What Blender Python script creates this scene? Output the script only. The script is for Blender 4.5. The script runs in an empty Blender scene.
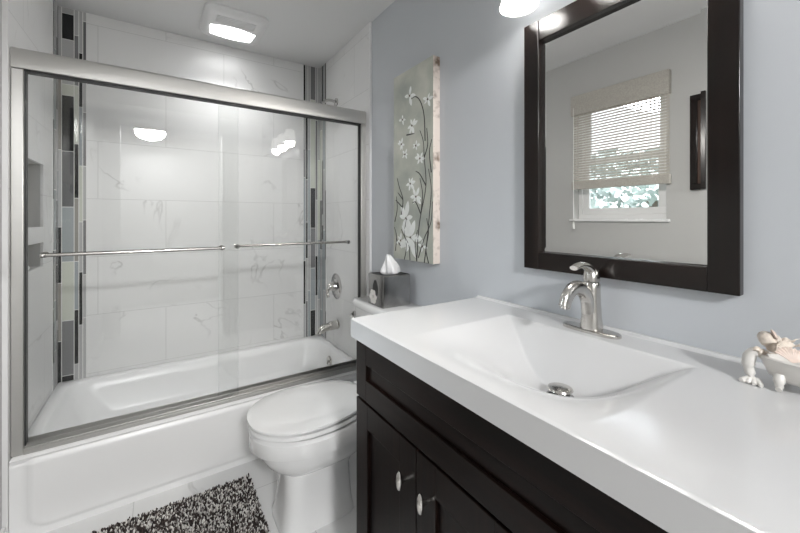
import bpy, bmesh, math, random
from mathutils import Vector, Matrix
random.seed(7)
PI = math.pi
sc = bpy.context.scene
C = sc.collection

# ------------------------------------------------------------ camera, world, light, exposure
cd = bpy.data.cameras.new('camera'); cam = bpy.data.objects.new('camera', cd); C.objects.link(cam)
cam.location = (-1.055, 0.0, 1.22)
cam.rotation_euler = (PI/2, 0, -math.radians(33.5))
cd.sensor_width = 36; cd.lens = 362/800*36
cd.shift_y = -(266.5-218.5)/800
cd.clip_start = 0.02
sc.camera = cam

sc.cycles.diffuse_bounces = 8; sc.cycles.max_bounces = 14; sc.cycles.transparent_max_bounces = 16
w = bpy.data.worlds.new('world'); sc.world = w; w.use_nodes = True
bg = w.node_tree.nodes['Background']
bg.inputs['Color'].default_value = (0.93, 0.96, 1.0, 1)
bg.inputs['Strength'].default_value = 2.1
sc.view_settings.view_transform = 'Standard'
sc.view_settings.look = 'None'
sc.view_settings.gamma = 1
sc.view_settings.use_curve_mapping = False
sc.view_settings.exposure = 0.84
SHADE_W = 11      # watts of each vanity lamp
FAN_E = 3.5        # emission of the ceiling lamp's lens
FAN_W = 2.0        # watts of the ceiling fan lamp
al = bpy.data.lights.new('hall_lamp', 'AREA'); al.shape = 'DISK'; al.size = 0.34; al.energy = 55   # ceiling light of the hall behind the doorway
ao = bpy.data.objects.new('hall_lamp', al); C.objects.link(ao); ao.location = (-1.166, -1.9, 2.36); ao.rotation_euler = (math.radians(30), 0, 0)

sl = bpy.data.lights.new('sky_glow', 'AREA'); sl.shape = 'DISK'; sl.size = 2.2; sl.energy = 260; sl.color = (0.86, 0.93, 1.0)   # open sky above the garden
so_ = bpy.data.objects.new('sky_glow', sl); C.objects.link(so_); so_.location = (-4.3, 1.9, 3.6)
so_.rotation_euler = (Vector((-1.54, 1.25, 1.5))-so_.location).to_track_quat('-Z', 'Y').to_euler()

# ------------------------------------------------------------ materials
def new_mat(name):
    m = bpy.data.materials.new(name); m.use_nodes = True
    return m, m.node_tree, m.node_tree.nodes['Principled BSDF']
def N(t, kind, **kw):
    n = t.nodes.new(kind)
    for k, v in kw.items(): setattr(n, k, v)
    return n
def lin(r, g, b):
    f = lambda c: (c/255/12.92) if c/255 <= 0.04045 else ((c/255+0.055)/1.055)**2.4
    return (f(r), f(g), f(b), 1)
def plain(name, col, rough=0.5, metal=0.0, bump=0, bscale=60, var=0.0, vscale=8, coat=0):
    m, t, p = new_mat(name)
    p.inputs['Base Color'].default_value = col
    p.inputs['Roughness'].default_value = rough
    p.inputs['Metallic'].default_value = metal
    p.inputs['Coat Weight'].default_value = coat
    tc = N(t, 'ShaderNodeTexCoord')
    if var:
        n = N(t, 'ShaderNodeTexNoise'); n.inputs['Scale'].default_value = vscale; n.inputs['Detail'].default_value = 4
        t.links.new(tc.outputs['Object'], n.inputs['Vector'])
        mx = N(t, 'ShaderNodeMix', data_type='RGBA')
        mx.inputs['A'].default_value = tuple(c*(1-var) for c in col[:3])+(1,)
        mx.inputs['B'].default_value = tuple(min(1, c*(1+var)) for c in col[:3])+(1,)
        t.links.new(n.outputs['Fac'], mx.inputs['Factor']); t.links.new(mx.outputs['Result'], p.inputs['Base Color'])
    if bump:
        n = N(t, 'ShaderNodeTexNoise'); n.inputs['Scale'].default_value = bscale; n.inputs['Detail'].default_value = 3
        t.links.new(tc.outputs['Object'], n.inputs['Vector'])
        b = N(t, 'ShaderNodeBump'); b.inputs['Strength'].default_value = bump; b.inputs['Distance'].default_value = 0.002
        t.links.new(n.outputs['Fac'], b.inputs['Height']); t.links.new(b.outputs['Normal'], p.inputs['Normal'])
    return m
def marble(name, ax, bw, rh, off=(0, 0), base=(0.79, 0.79, 0.785, 1), grout=(0.56, 0.56, 0.55, 1), rough=0.32, mortar=0.0016):
    m, t, p = new_mat(name)
    tc = N(t, 'ShaderNodeTexCoord'); sx = N(t, 'ShaderNodeSeparateXYZ'); cb = N(t, 'ShaderNodeCombineXYZ')
    t.links.new(tc.outputs['Object'], sx.inputs[0])
    for i, a in enumerate(ax):
        ad = N(t, 'ShaderNodeMath', operation='ADD'); ad.inputs[1].default_value = off[i]
        t.links.new(sx.outputs[a], ad.inputs[0]); t.links.new(ad.outputs[0], cb.inputs[i])
    br = N(t, 'ShaderNodeTexBrick')
    br.inputs['Scale'].default_value = 1; br.inputs['Brick Width'].default_value = bw; br.inputs['Row Height'].default_value = rh
    br.inputs['Mortar Size'].default_value = mortar; br.inputs['Mortar Smooth'].default_value = 0.3
    br.inputs['Color1'].default_value = (0, 0, 0, 1); br.inputs['Color2'].default_value = (1, 1, 1, 1); br.inputs['Bias'].default_value = 0
    t.links.new(cb.outputs[0], br.inputs['Vector'])
    # veins: thin bands where distorted noise crosses its middle, shifted per tile
    sh = N(t, 'ShaderNodeVectorMath', operation='MULTIPLY_ADD')
    sh.inputs[1].default_value = (7, 5, 9)
    t.links.new(br.outputs['Color'], sh.inputs[0]); t.links.new(tc.outputs['Object'], sh.inputs[2])
    n1 = N(t, 'ShaderNodeTexNoise'); n1.inputs['Scale'].default_value = 2.1; n1.inputs['Detail'].default_value = 5; n1.inputs['Distortion'].default_value = 0.9
    t.links.new(sh.outputs[0], n1.inputs['Vector'])
    s = N(t, 'ShaderNodeMath', operation='SUBTRACT'); s.inputs[1].default_value = 0.5
    t.links.new(n1.outputs['Fac'], s.inputs[0])
    a = N(t, 'ShaderNodeMath', operation='ABSOLUTE'); t.links.new(s.outputs[0], a.inputs[0])
    r = N(t, 'ShaderNodeValToRGB'); r.color_ramp.elements[0].position = 0.0; r.color_ramp.elements[0].color = (1, 1, 1, 1)
    r.color_ramp.elements[1].position = 0.013; r.color_ramp.elements[1].color = (0, 0, 0, 1)
    t.links.new(a.outputs[0], r.inputs[0])
    n2 = N(t, 'ShaderNodeTexNoise'); n2.inputs['Scale'].default_value = 3.3
    t.links.new(sh.outputs[0], n2.inputs['Vector'])
    r2 = N(t, 'ShaderNodeValToRGB'); r2.color_ramp.elements[0].position = 0.50; r2.color_ramp.elements[1].position = 0.68
    t.links.new(n2.outputs['Fac'], r2.inputs[0])
    mu = N(t, 'ShaderNodeMath', operation='MULTIPLY'); t.links.new(r.outputs[0], mu.inputs[0]); t.links.new(r2.outputs[0], mu.inputs[1])
    mu2 = N(t, 'ShaderNodeMath', operation='MULTIPLY'); mu2.inputs[1].default_value = 0.5; t.links.new(mu.outputs[0], mu2.inputs[0])
    mx = N(t, 'ShaderNodeMix', data_type='RGBA'); mx.inputs['A'].default_value = base; mx.inputs['B'].default_value = (0.30, 0.29, 0.28, 1)
    t.links.new(mu2.outputs[0], mx.inputs['Factor'])
    n3 = N(t, 'ShaderNodeTexNoise'); n3.inputs['Scale'].default_value = 3; n3.inputs['Detail'].default_value = 3
    t.links.new(sh.outputs[0], n3.inputs['Vector'])
    my = N(t, 'ShaderNodeMix', data_type='RGBA', blend_type='MULTIPLY'); my.inputs['Factor'].default_value = 0.10
    t.links.new(mx.outputs['Result'], my.inputs['A']); t.links.new(n3.outputs['Fac'], my.inputs['B'])
    mz = N(t, 'ShaderNodeMix', data_type='RGBA'); mz.inputs['B'].default_value = grout
    t.links.new(my.outputs['Result'], mz.inputs['A']); t.links.new(br.outputs['Fac'], mz.inputs['Factor'])
    t.links.new(mz.outputs['Result'], p.inputs['Base Color'])
    p.inputs['Roughness'].default_value = rough
    b = N(t, 'ShaderNodeBump', invert=True); b.inputs['Strength'].default_value = 0.4; b.inputs['Distance'].default_value = 0.001
    t.links.new(br.outputs['Fac'], b.inputs['Height']); t.links.new(b.outputs['Normal'], p.inputs['Normal'])
    return m
def wood(name, c1, c2, axis=2, rough=0.3, sc_=1.0):
    m, t, p = new_mat(name)
    tc = N(t, 'ShaderNodeTexCoord'); mp = N(t, 'ShaderNodeMapping')
    s = [60*sc_]*3; s[axis] = 3*sc_
    mp.inputs['Scale'].default_value = s
    t.links.new(tc.outputs['Object'], mp.inputs['Vector'])
    n = N(t, 'ShaderNodeTexNoise'); n.inputs['Scale'].default_value = 1; n.inputs['Detail'].default_value = 6; n.inputs['Distortion'].default_value = 0.6
    t.links.new(mp.outputs[0], n.inputs['Vector'])
    r = N(t, 'ShaderNodeValToRGB'); r.color_ramp.elements[0].position = 0.35; r.color_ramp.elements[0].color = c1
    r.color_ramp.elements[1].position = 0.75; r.color_ramp.elements[1].color = c2
    t.links.new(n.outputs['Fac'], r.inputs[0]); t.links.new(r.outputs[0], p.inputs['Base Color'])
    p.inputs['Roughness'].default_value = rough
    b = N(t, 'ShaderNodeBump'); b.inputs['Strength'].default_value = 0.12; b.inputs['Distance'].default_value = 0.001
    t.links.new(n.outputs['Fac'], b.inputs['Height']); t.links.new(b.outputs['Normal'], p.inputs['Normal'])
    return m
def thin_glass(name, tint, refl_boost=0.0):
    m, t, p = new_mat(name)
    t.nodes.remove(p)
    out = t.nodes['Material Output']
    tr = N(t, 'ShaderNodeBsdfTransparent'); tr.inputs[0].default_value = tint
    gl = N(t, 'ShaderNodeBsdfGlossy'); gl.inputs['Roughness'].default_value = 0.0
    fr = N(t, 'ShaderNodeFresnel'); fr.inputs['IOR'].default_value = 1.5
    ad = N(t, 'ShaderNodeMath', operation='ADD'); ad.inputs[1].default_value = refl_boost
    t.links.new(fr.outputs[0], ad.inputs[0])
    mx = N(t, 'ShaderNodeMixShader'); t.links.new(ad.outputs[0], mx.inputs[0])
    t.links.new(tr.outputs[0], mx.inputs[1]); t.links.new(gl.outputs[0], mx.inputs[2]); t.links.new(mx.outputs[0], out.inputs[0])
    return m
def emis(name, col, s):
    m, t, p = new_mat(name)
    p.inputs['Base Color'].default_value = (0.8, 0.8, 0.8, 1)
    p.inputs['Emission Color'].default_value = col; p.inputs['Emission Strength'].default_value = s
    return m
def brushed(name, col, rough, axis=2):
    m, t, p = new_mat(name)
    p.inputs['Base Color'].default_value = col; p.inputs['Metallic'].default_value = 1; p.inputs['Roughness'].default_value = rough
    tc = N(t, 'ShaderNodeTexCoord'); mp = N(t, 'ShaderNodeMapping'); s = [400]*3; s[axis] = 6; mp.inputs['Scale'].default_value = s
    t.links.new(tc.outputs['Object'], mp.inputs['Vector'])
    n = N(t, 'ShaderNodeTexNoise'); n.inputs['Scale'].default_value = 1; t.links.new(mp.outputs[0], n.inputs['Vector'])
    mr = N(t, 'ShaderNodeMapRange'); mr.inputs['To Min'].default_value = rough*0.7; mr.inputs['To Max'].default_value = rough*1.4
    t.links.new(n.outputs['Fac'], mr.inputs['Value']); t.links.new(mr.outputs[0], p.inputs['Roughness'])
    return m

M = {}
M['paint_blue'] = plain('blue grey wall paint', (0.545, 0.568, 0.598, 1), 0.55, bump=0.06, bscale=300)
M['paint_light_cast'] = plain('wall paint with neutral light cast', (0.50, 0.50, 0.49, 1), 0.6, bump=0.06, bscale=300)  # same wall paint, neutral light cast of the mirrored wall put into its colour
M['ceiling'] = plain('ceiling paint', (0.70, 0.70, 0.70, 1), 0.8, bump=0.05, bscale=200)
M['white_trim'] = plain('white trim paint', (0.78, 0.78, 0.78, 1), 0.35)
M['tile_back'] = marble('marble tile xz', (0, 2), 0.66, 1/3, (1.026+0.66, 0))
M['tile_side'] = marble('marble tile yz', (1, 2), 0.66, 1/3, (0.2, 0))
M['floor'] = marble('marble floor', (0, 1), 0.6, 0.3, (0.25, 0.08), base=(0.76, 0.76, 0.76, 1), grout=(0.5, 0.5, 0.5, 1), rough=0.12)
M['porcelain'] = plain('white porcelain', (0.80, 0.80, 0.80, 1), 0.10, coat=0.5)
M['acrylic'] = plain('white tub enamel', (0.82, 0.82, 0.82, 1), 0.28)
M['counter'] = plain('cultured marble', (0.63, 0.63, 0.635, 1), 0.14)
M['nickel'] = brushed('brushed nickel', (0.62, 0.60, 0.57, 1), 0.22)
M['frame_nickel'] = brushed('brushed nickel frame', (0.66, 0.65, 0.63, 1), 0.40, axis=0)
M['chrome'] = plain('chrome', (0.55, 0.54, 0.53, 1), 0.10, 1.0)
M['dark_gap'] = plain('black rubber seal', (0.02, 0.02, 0.02, 1), 0.5)
M['glass'] = thin_glass('shower glass', (0.986, 0.989, 0.987, 1), 0.0)
M['glass_edge'] = plain('glass edge', (0.62, 0.68, 0.66, 1), 0.15)
M['pane'] = thin_glass('window glass', (0.95, 0.97, 0.97, 1), 0.0)
M['mirror'] = plain('silvered mirror', (0.88, 0.88, 0.87, 1), 0.0, 1.0)
M['espresso'] = wood('espresso wood', (0.0028, 0.0015, 0.0012, 1), (0.011, 0.0050, 0.0037, 1), 1, 0.34)
M['espresso_v'] = wood('espresso wood upright', (0.0028, 0.0015, 0.0012, 1), (0.011, 0.0050, 0.0037, 1), 2, 0.34)
M['mirror_wood_h'] = wood('mirror frame wood', (0.004, 0.0025, 0.002, 1), (0.016, 0.009, 0.007, 1), 1, 0.22)
M['mirror_wood_v'] = wood('mirror frame wood upright', (0.004, 0.0025, 0.002, 1), (0.016, 0.009, 0.007, 1), 2, 0.22)
M['brown_wood'] = wood('brown picture wood', (0.03, 0.014, 0.008, 1), (0.13, 0.07, 0.045, 1), 2, 0.35, 0.5)
M['shade_glass'] = emis('frosted lamp glass', (1, 0.98, 0.94, 1), 1.6)
M['lens'] = emis('lamp lens', (1, 1, 1, 1), FAN_E)
M['plastic'] = plain('white plastic', (0.72, 0.72, 0.72, 1), 0.4)
M['woven'] = plain('woven bamboo', (0.52, 0.49, 0.44, 1), 0.7, var=0.3, vscale=120)
M['woven_solid'] = plain('woven bamboo band', (0.43, 0.41, 0.37, 1), 0.7, var=0.35, vscale=140, bump=0.4, bscale=200)
M['cord'] = plain('white cord', (0.75, 0.75, 0.73, 1), 0.6)
M['shell'] = plain('seashell', (0.70, 0.62, 0.54, 1), 0.35, var=0.3, vscale=110, bump=0.8, bscale=160)
M['shell_pink'] = plain('pink seashell', (0.74, 0.61, 0.54, 1), 0.35, var=0.25, vscale=90)
M['ceramic'] = plain('off white ceramic', (0.70, 0.68, 0.65, 1), 0.3, var=0.06, vscale=40)
M['tissue'] = plain('tissue paper', (0.85, 0.85, 0.86, 1), 0.9, bump=0.3, bscale=60)
M['box_metal'] = plain('smoky pewter', (0.36, 0.355, 0.35, 1), 0.24, 1.0, var=0.35, vscale=14)
M['black'] = plain('black opening', (0.01, 0.01, 0.01, 1), 0.6)
M['soap'] = plain('white soap', (0.8, 0.8, 0.78, 1), 0.4)
M['leaf_overexposed'] = plain('foliage', (0.42, 0.47, 0.45, 1), 0.7, var=0.3, vscale=6)  # paler than real leaves: overexposed daylight is put into the colour
M['bark'] = plain('bark', (0.10, 0.08, 0.06, 1), 0.9)

for k_ in ('espresso', 'espresso_v'): M[k_].node_tree.nodes['Principled BSDF'].inputs['Specular IOR Level'].default_value = 0.18
# mosaic colours
MOS = {
 'k': plain('black glass tile', (0.012, 0.013, 0.014, 1), 0.08),
 'g': plain('grey glass tile', (0.20, 0.20, 0.205, 1), 0.10),
 'd': plain('dark grey tile', (0.13, 0.132, 0.135, 1), 0.12),
 't': plain('taupe stone tile', (0.30, 0.285, 0.26, 1), 0.2),
 'w': plain('pale green white tile', (0.60, 0.62, 0.55, 1), 0.12),
 'b': plain('blue grey glass tile', (0.34, 0.37, 0.38, 1), 0.08),
 's': plain('silver tile', (0.46, 0.46, 0.46, 1), 0.15),
}
GROUT = plain('white grout', (0.80, 0.80, 0.78, 1), 0.8)

# ------------------------------------------------------------ mesh helpers
def link(name, me, parent=None):
    o = bpy.data.objects.new(name, me); C.objects.link(o)
    if parent is not None:
        o.parent = parent
        o.matrix_parent_inverse = Matrix.Identity(4)
    return o
def obj(name, bm, mats, parent=None, smooth=False, bevel=0, segs=2, subs=0, angle=40):
    """mesh is written in world space; if the parent has a location the mesh is shifted to keep its place"""
    if parent is not None and parent.type == 'EMPTY':
        bmesh.ops.translate(bm, verts=bm.verts, vec=-parent.location)
    if parent is not None and parent.type != 'EMPTY' and parent.parent is not None:
        bmesh.ops.translate(bm, verts=bm.verts, vec=-parent.parent.location)
    bmesh.ops.recalc_face_normals(bm, faces=bm.faces)
    me = bpy.data.meshes.new(name); bm.to_mesh(me); bm.free()
    if not isinstance(mats, (list, tuple)): mats = [mats]
    for m in mats: me.materials.append(m)
    o = link(name, me, parent)
    if bevel:
        b = o.modifiers.new('bevel', 'BEVEL'); b.width = bevel; b.segments = segs; b.limit_method = 'ANGLE'; b.angle_limit = math.radians(35)
        b.harden_normals = False
    if subs:
        s = o.modifiers.new('subd', 'SUBSURF'); s.levels = subs; s.render_levels = subs
    if smooth or bevel:
        for p in me.polygons: p.use_smooth = True
        me.set_sharp_from_angle(angle=math.radians(angle))
    return o
def thing(name, label, cat, loc=(0, 0, 0), group=None):
    o = bpy.data.objects.new(name, None); C.objects.link(o); o.location = loc; o.empty_display_size = 0.05
    o['label'] = label; o['category'] = cat
    if group: o['group'] = group
    return o
def tag(o, label, cat, group=None):
    o['label'] = label; o['category'] = cat
    if group: o['group'] = group
    return o
def struct(o):
    o['kind'] = 'structure'; return o
def box(bm, x0, x1, y0, y1, z0, z1, mi=0):
    v = [bm.verts.new((x, y, z)) for x in (x0, x1) for y in (y0, y1) for z in (z0, z1)]
    for q in ((0, 1, 3, 2), (4, 6, 7, 5), (0, 4, 5, 1), (2, 3, 7, 6), (0, 2, 6, 4), (1, 5, 7, 3)):
        f = bm.faces.new([v[i] for i in q]); f.material_index = mi
    return v
def BX(*a):
    bm = bmesh.new(); box(bm, *a); return bm
def loft(bm, rings, cap=True, closed=True):
    vs = [[bm.verts.new(p) for p in r] for r in rings]
    n = len(vs[0])
    for a, b in zip(vs, vs[1:]):
        for i in range(n if closed else n-1):
            j = (i+1) % n
            bm.faces.new((a[i], a[j], b[j], b[i]))
    if cap:
        bm.faces.new(vs[0][::-1]); bm.faces.new(vs[-1])
    return vs
def tube(bm, pts, rad, n=12, cap=True, flat=None):
    pts = [Vector(p) for p in pts]
    if not isinstance(rad, (list, tuple)): rad = [rad]*len(pts)
    rings = []; up = None
    for i, p in enumerate(pts):
        d = (pts[min(i+1, len(pts)-1)]-pts[max(i-1, 0)]).normalized()
        if up is None:
            up = Vector((0, 0, 1)) if abs(d.z) < 0.9 else Vector((0, 1, 0))
        s = d.cross(up).normalized(); up = s.cross(d).normalized()
        r = rad[i]; ra, rb = (r if isinstance(r, tuple) else (r, r))
        rings.append([p + s*(math.cos(2*PI*k/n)*ra) + up*(math.sin(2*PI*k/n)*rb) for k in range(n)])
    loft(bm, rings, cap)
def lathe(bm, prof, c=(0, 0, 0), axis='z', n=32, cap=True, sy=1.0):
    rings = []
    for r, h in prof:
        ring = []
        for k in range(n):
            a = 2*PI*k/n; u, v = r*math.cos(a), r*math.sin(a)*sy
            if axis == 'z': p = (c[0]+u, c[1]+v, c[2]+h)
            elif axis == 'x': p = (c[0]+h, c[1]+u, c[2]+v)
            else: p = (c[0]+u, c[1]+h, c[2]+v)
            ring.append(p)
        rings.append(ring)
    loft(bm, rings, cap)
def rrect(x0, x1, y0, y1, r, z, k=8):
    pts = []
    for cx, cy, a0 in ((x1-r, y1-r, 0), (x0+r, y1-r, PI/2), (x0+r, y0+r, PI), (x1-r, y0+r, 1.5*PI)):
        for i in range(k+1):
            a = a0+PI/2*i/k
            pts.append((cx+r*math.cos(a), cy+r*math.sin(a), z))
    return pts
def sstep(a, b, x):
    t = max(0, min(1, (x-a)/(b-a))); return t*t*(3-2*t)
def spline(pts, n):
    """Catmull-Rom through pts"""
    P = [Vector(p) for p in pts]; P = [2*P[0]-P[1]]+P+[2*P[-1]-P[-2]]
    out = []
    for i in range(1, len(P)-2):
        for k in range(n):
            t = k/n
            out.append(0.5*((2*P[i])+(P[i+1]-P[i-1])*t+(2*P[i-1]-5*P[i]+4*P[i+1]-P[i+2])*t*t+(3*P[i]-P[i-1]-3*P[i+1]+P[i+2])*t**3))
    out.append(P[-2]); return out

W = -1.54; YB = 2.72; H = 2.395; TX = 0.012; YF = -0.75
# ------------------------------------------------------------ setting
struct(obj('floor', BX(W-0.6, 0.45, YF-1.6, YB+0.15, -0.1, 0), M['floor']))
struct(obj('ceiling', BX(W-0.15, 0.15, YF-0.12, YB+0.15, H, H+0.1), M['ceiling']))
struct(obj('wall_right', BX(0, 0.12, YF-0.12, YB+0.12, 0, H), M['paint_blue']))
struct(obj('wall_back', BX(W, 0, YB, YB+0.12, 0, H), M['paint_light_cast']))
bm = bmesh.new()                                   # wall behind the camera with the doorway the photo is taken from
box(bm, -0.45, 0, YF-0.12, YF, 0, H); box(bm, W, -1.40, YF-0.12, YF, 0, H); box(bm, -1.40, -0.45, YF-0.12, YF, 2.185, H)
struct(obj('wall_front', bm, M['paint_light_cast']))
WY0, WY1, WZ0, WZ1 = 0.945, 1.545, 1.215, 2.09     # window opening
bm = bmesh.new()
NY0, NY1 = 2.08, 2.42                               # shampoo niches in the left alcove wall
for a in ((YF-0.12, WY0, 0, H), (WY1, NY0, 0, H), (NY1, YB+0.12, 0, H), (WY0, WY1, 0, WZ0), (WY0, WY1, WZ1, H),
          (NY0, NY1, 0, 0.99), (NY0, NY1, 1.105, 1.18), (NY0, NY1, 1.48, H)):
    box(bm, W-0.14, W, *a)
struct(obj('wall_left', bm, M['paint_light_cast']))
bm = bmesh.new()                                   # hall behind the doorway
box(bm, W-0.6, 0.45, -2.35, -2.25, 0, H); box(bm, W-0.6, W-0.5, -2.25, YF-0.12, 0, H); box(bm, 0.35, 0.45, -2.25, YF-0.12, 0, H)
box(bm, W-0.5, W-0.14, YF-0.12, YF, 0, H); box(bm, 0.12, 0.35, YF-0.12, YF, 0, H)
struct(obj('wall_hall', bm, M['paint_light_cast']))
struct(obj('ceiling_hall', BX(W-0.6, 0.45, -2.35, YF-0.12, H, H+0.1), M['ceiling']))
# window
wx0, wx1 = W-0.125, W-0.085
wn = struct(link('window_1', bpy.data.meshes.new('window_1')))
bm = bmesh.new()
for a in ((WY0+0.001, WY1-0.001, WZ0+0.0015, WZ0+0.035), (WY0+0.001, WY1-0.001, WZ1-0.03, WZ1-0.001), (WY0+0.001, WY0+0.03, WZ0+0.035, WZ1-0.03), (WY1-0.03, WY1-0.001, WZ0+0.035, WZ1-0.03)):
    box(bm, wx0-0.01, wx1+0.012, *a)
obj('window_frame', bm, M['white_trim'], wn, bevel=0.002)
def sash(y0, y1, z0, z1, dx):
    bm = bmesh.new(); t = 0.045
    for a in ((y0, y1, z0, z0+t), (y0, y1, z1-t, z1), (y0, y0+t, z0+t, z1-t), (y1-t, y1, z0+t, z1-t)):
        box(bm, wx0+dx, wx0+dx+0.022, *a)
    s = obj('sash', bm, M['white_trim'], wn, bevel=0.002)
    obj('window_pane', BX(wx0+dx+0.008, wx0+dx+0.012, y0+t, y1-t, z0+t, z1-t), M['pane'], s)
sash(WY0+0.03, WY1-0.03, WZ0+0.035, 1.66, 0.02)
sash(WY0+0.03, WY1-0.03, 1.62, WZ1-0.03, -0.003)
obj('window_sill', BX(W-0.075, W+0.018, WY0-0.02, WY1+0.02, WZ0-0.016, WZ0+0.001), M['white_trim'], wn, bevel=0.003)

# marble tile skins of the alcove
YT = 1.905
struct(obj('trim_1', BX(W, 0, YB-TX, YB-0.0005, 0.28, H-0.001), M['tile_back']))
struct(obj('trim_2', BX(-TX, -0.0005, YT, YB-TX, 0.0, H-0.001), M['tile_side'], bevel=0.001))
NY0, NY1 = 2.08, 2.42                               # niches in the left alcove wall
bm = bmesh.new()
x0, x1 = W+0.0005, W+TX
for a in ((1.921, NY0, 0, H-0.001), (NY1, YB-TX, 0, H-0.001), (NY0, NY1, 0, 0.99), (NY0, NY1, 1.105, 1.18), (NY0, NY1, 1.48, H-0.001)):
    box(bm, x0, x1+0.022 if False else x1, *a)
struct(obj('trim_3', bm, M['tile_side']))
# metal edge strips of the tile
struct(obj('trim_4', BX(-TX-0.003, 0-0.0003, YT-0.006, YT, 0.0, H-0.002), M['white_trim']))
struct(obj('trim_5', BX(W+0.0003, W+TX+0.003, 1.912, 1.921, 0.0, H-0.002), M['white_trim']))
# grey insides of the niches (set against the wall behind the tile)
for i, (z0, z1) in enumerate(((0.99, 1.105), (1.18, 1.48))):
    bm = bmesh.new(); box(bm, W-0.09, W-0.085, NY0, NY1, z0, z1)
    struct(obj('trim_%d' % (6+i), bm, M['tile_side']))
struct(obj('baseboard_right', BX(-0.012, -0.0005, 1.02, YT-0.006, 0, 0.09), M['white_trim'], bevel=0.002))
struct(obj('baseboard_left', BX(W+0.0005, W+0.012, YF, 1.905, 0, 0.09), M['white_trim'], bevel=0.002))

# ---- vertical mosaic bands, one mesh per wall face
def zz(v, D): return 1.22-(v-218.5)*D/362
def mosaic(name, face, cols, z0=0.30, z1=H-0.002):
    """face: ('x', y) plane facing -y with columns in x, or ('y', x, sign); cols: list of (a0, a1, [(ztop, key), ...]) from the top down"""
    keys = list(MOS); bm = bmesh.new(); g = 0.0018; th = 0.004
    lo = min(c[0] for c in cols); hi = max(c[1] for c in cols)
    def put(a0, a1, b0, b1, t0, t1, mi):
        if face[0] == 'x': box(bm, a0, a1, face[1]-t1, face[1]-t0, b0, b1, mi)
        else:
            xs = sorted((face[1]+face[2]*t0, face[1]+face[2]*t1)); box(bm, xs[0], xs[1], a0, a1, b0, b1, mi)
    put(lo, hi, z0, z1, 0.0003, 0.0025, len(keys))
    for a0, a1, seq in cols:
        seq = seq+[(z0, None)]
        for (zt, k), (zb, _) in zip(seq, seq[1:]):
            zt = min(zt, z1)
            if zt-zb > 0.004: put(a0+g, a1-g, zb+g, zt-g, 0.0025, th, keys.index(k))
    return struct(obj(name, bm, [MOS[k] for k in keys]+[GROUT]))
rnd = random.Random(3)
def fill(a0, a1, ks, lmin=0.12, lmax=0.4):
    z = H; s = []; last = None
    while z > 0.32:
        k = rnd.choice([q for q in ks if q != last]); last = k
        s.append((z, k)); z -= rnd.uniform(lmin, lmax)
    return (a0, a1, s)
def seq(D, *vk): return [(zz(v, D), k) for v, k in vk]
DL = 2.01
yb = YB-TX
mosaic('trim_8', ('x', yb), [
    (W+TX, -1.511, seq(DL, (0, 's'), (60, 't'), (150, 's'), (227, 'k'), (283, 't'), (341, 'k'))),
    (-1.511, -1.459, seq(DL, (0, 's'), (13, 'k'), (39, 's'), (84, 'w'), (95, 'k'), (151, 'd'), (207, 'b'), (262, 'w'), (321, 'g'), (376, 'k'))),
    (-1.459, -1.439, seq(DL, (0, 's'), (33, 'g'), (84, 'w'), (143, 'k'), (198, 't'), (262, 'b'), (311, 'k'), (366, 's'))),
    (-1.439, -1.422, seq(DL, (0, 's'), (50, 'k'), (105, 'b'), (165, 'w'), (222, 's'), (273, 'k'), (327, 's'))),
    (-1.422, -1.406, seq(DL, (0, 's'), (17, 'd'), (57, 's'), (110, 'g'), (165, 's'), (220, 'g'), (276, 's'), (320, 's'))),
])
mosaic('trim_9', ('y', W+TX, 1), [
    (2.59, 2.612, seq(1.93, (0, 'g'), (60, 's'), (120, 'g'), (200, 's'), (250, 'd'), (308, 'k'), (362, 's'))),
    (2.612, 2.66, seq(1.95, (0, 's'), (50, 'b'), (130, 's'), (190, 'b'), (250, 's'), (300, 'b'), (350, 's'))),
    (2.66, 2.685, seq(1.97, (0, 's'), (37, 'k'), (56, 'g'), (110, 's'), (200, 'g'), (265, 'k'), (321, 's'))),
    (2.685, yb-0.004, seq(1.98, (0, 'g'), (70, 's'), (170, 'b'), (240, 's'), (330, 'g'))),
])
DR = 2.80
mosaic('trim_10', ('x', yb), [
    (-0.147, -0.130, seq(DR, (60, 'k'), (110, 's'), (150, 'g'), (178, 'b'), (260, 'k'), (303, 's'))),
    (-0.130, -0.112, seq(DR, (60, 's'), (105, 'k'), (180, 'g'), (222, 'k'), (258, 's'), (300, 'g'))),
    (-0.112, -0.092, seq(DR, (60, 's'), (150, 'b'), (240, 's'), (290, 'b'))),
    (-0.092, -0.052, seq(DR, (60, 'g'), (100, 'w'), (188, 'k'), (228, 'g'), (268, 'b'), (310, 'k'), (336, 's'))),
    (-0.052, -0.034, seq(DR, (60, 's'), (120, 'g'), (200, 's'), (256, 'k'), (296, 's'))),
    (-0.034, -TX, seq(DR, (60, 's'), (160, 'w'), (240, 'b'), (300, 's'))),
])
mosaic('trim_11', ('y', -TX, -1), [
    (2.579, 2.598, seq(2.75, (50, 'd'), (110, 's'), (190, 'g'), (260, 's'), (310, 'g'))),
    (2.598, 2.638, seq(2.77, (50, 's'), (100, 'b'), (170, 's'), (230, 'b'), (290, 's'))),
    (2.638, 2.66, seq(2.78, (50, 'k'), (106, 's'), (160, 'd'), (215, 's'), (225, 'k'), (240, 'b'))),
    (2.66, yb-0.004, seq(2.79, (50, 's'), (130, 'w'), (200, 'g'), (250, 's'), (310, 'b'))),
])

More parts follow.
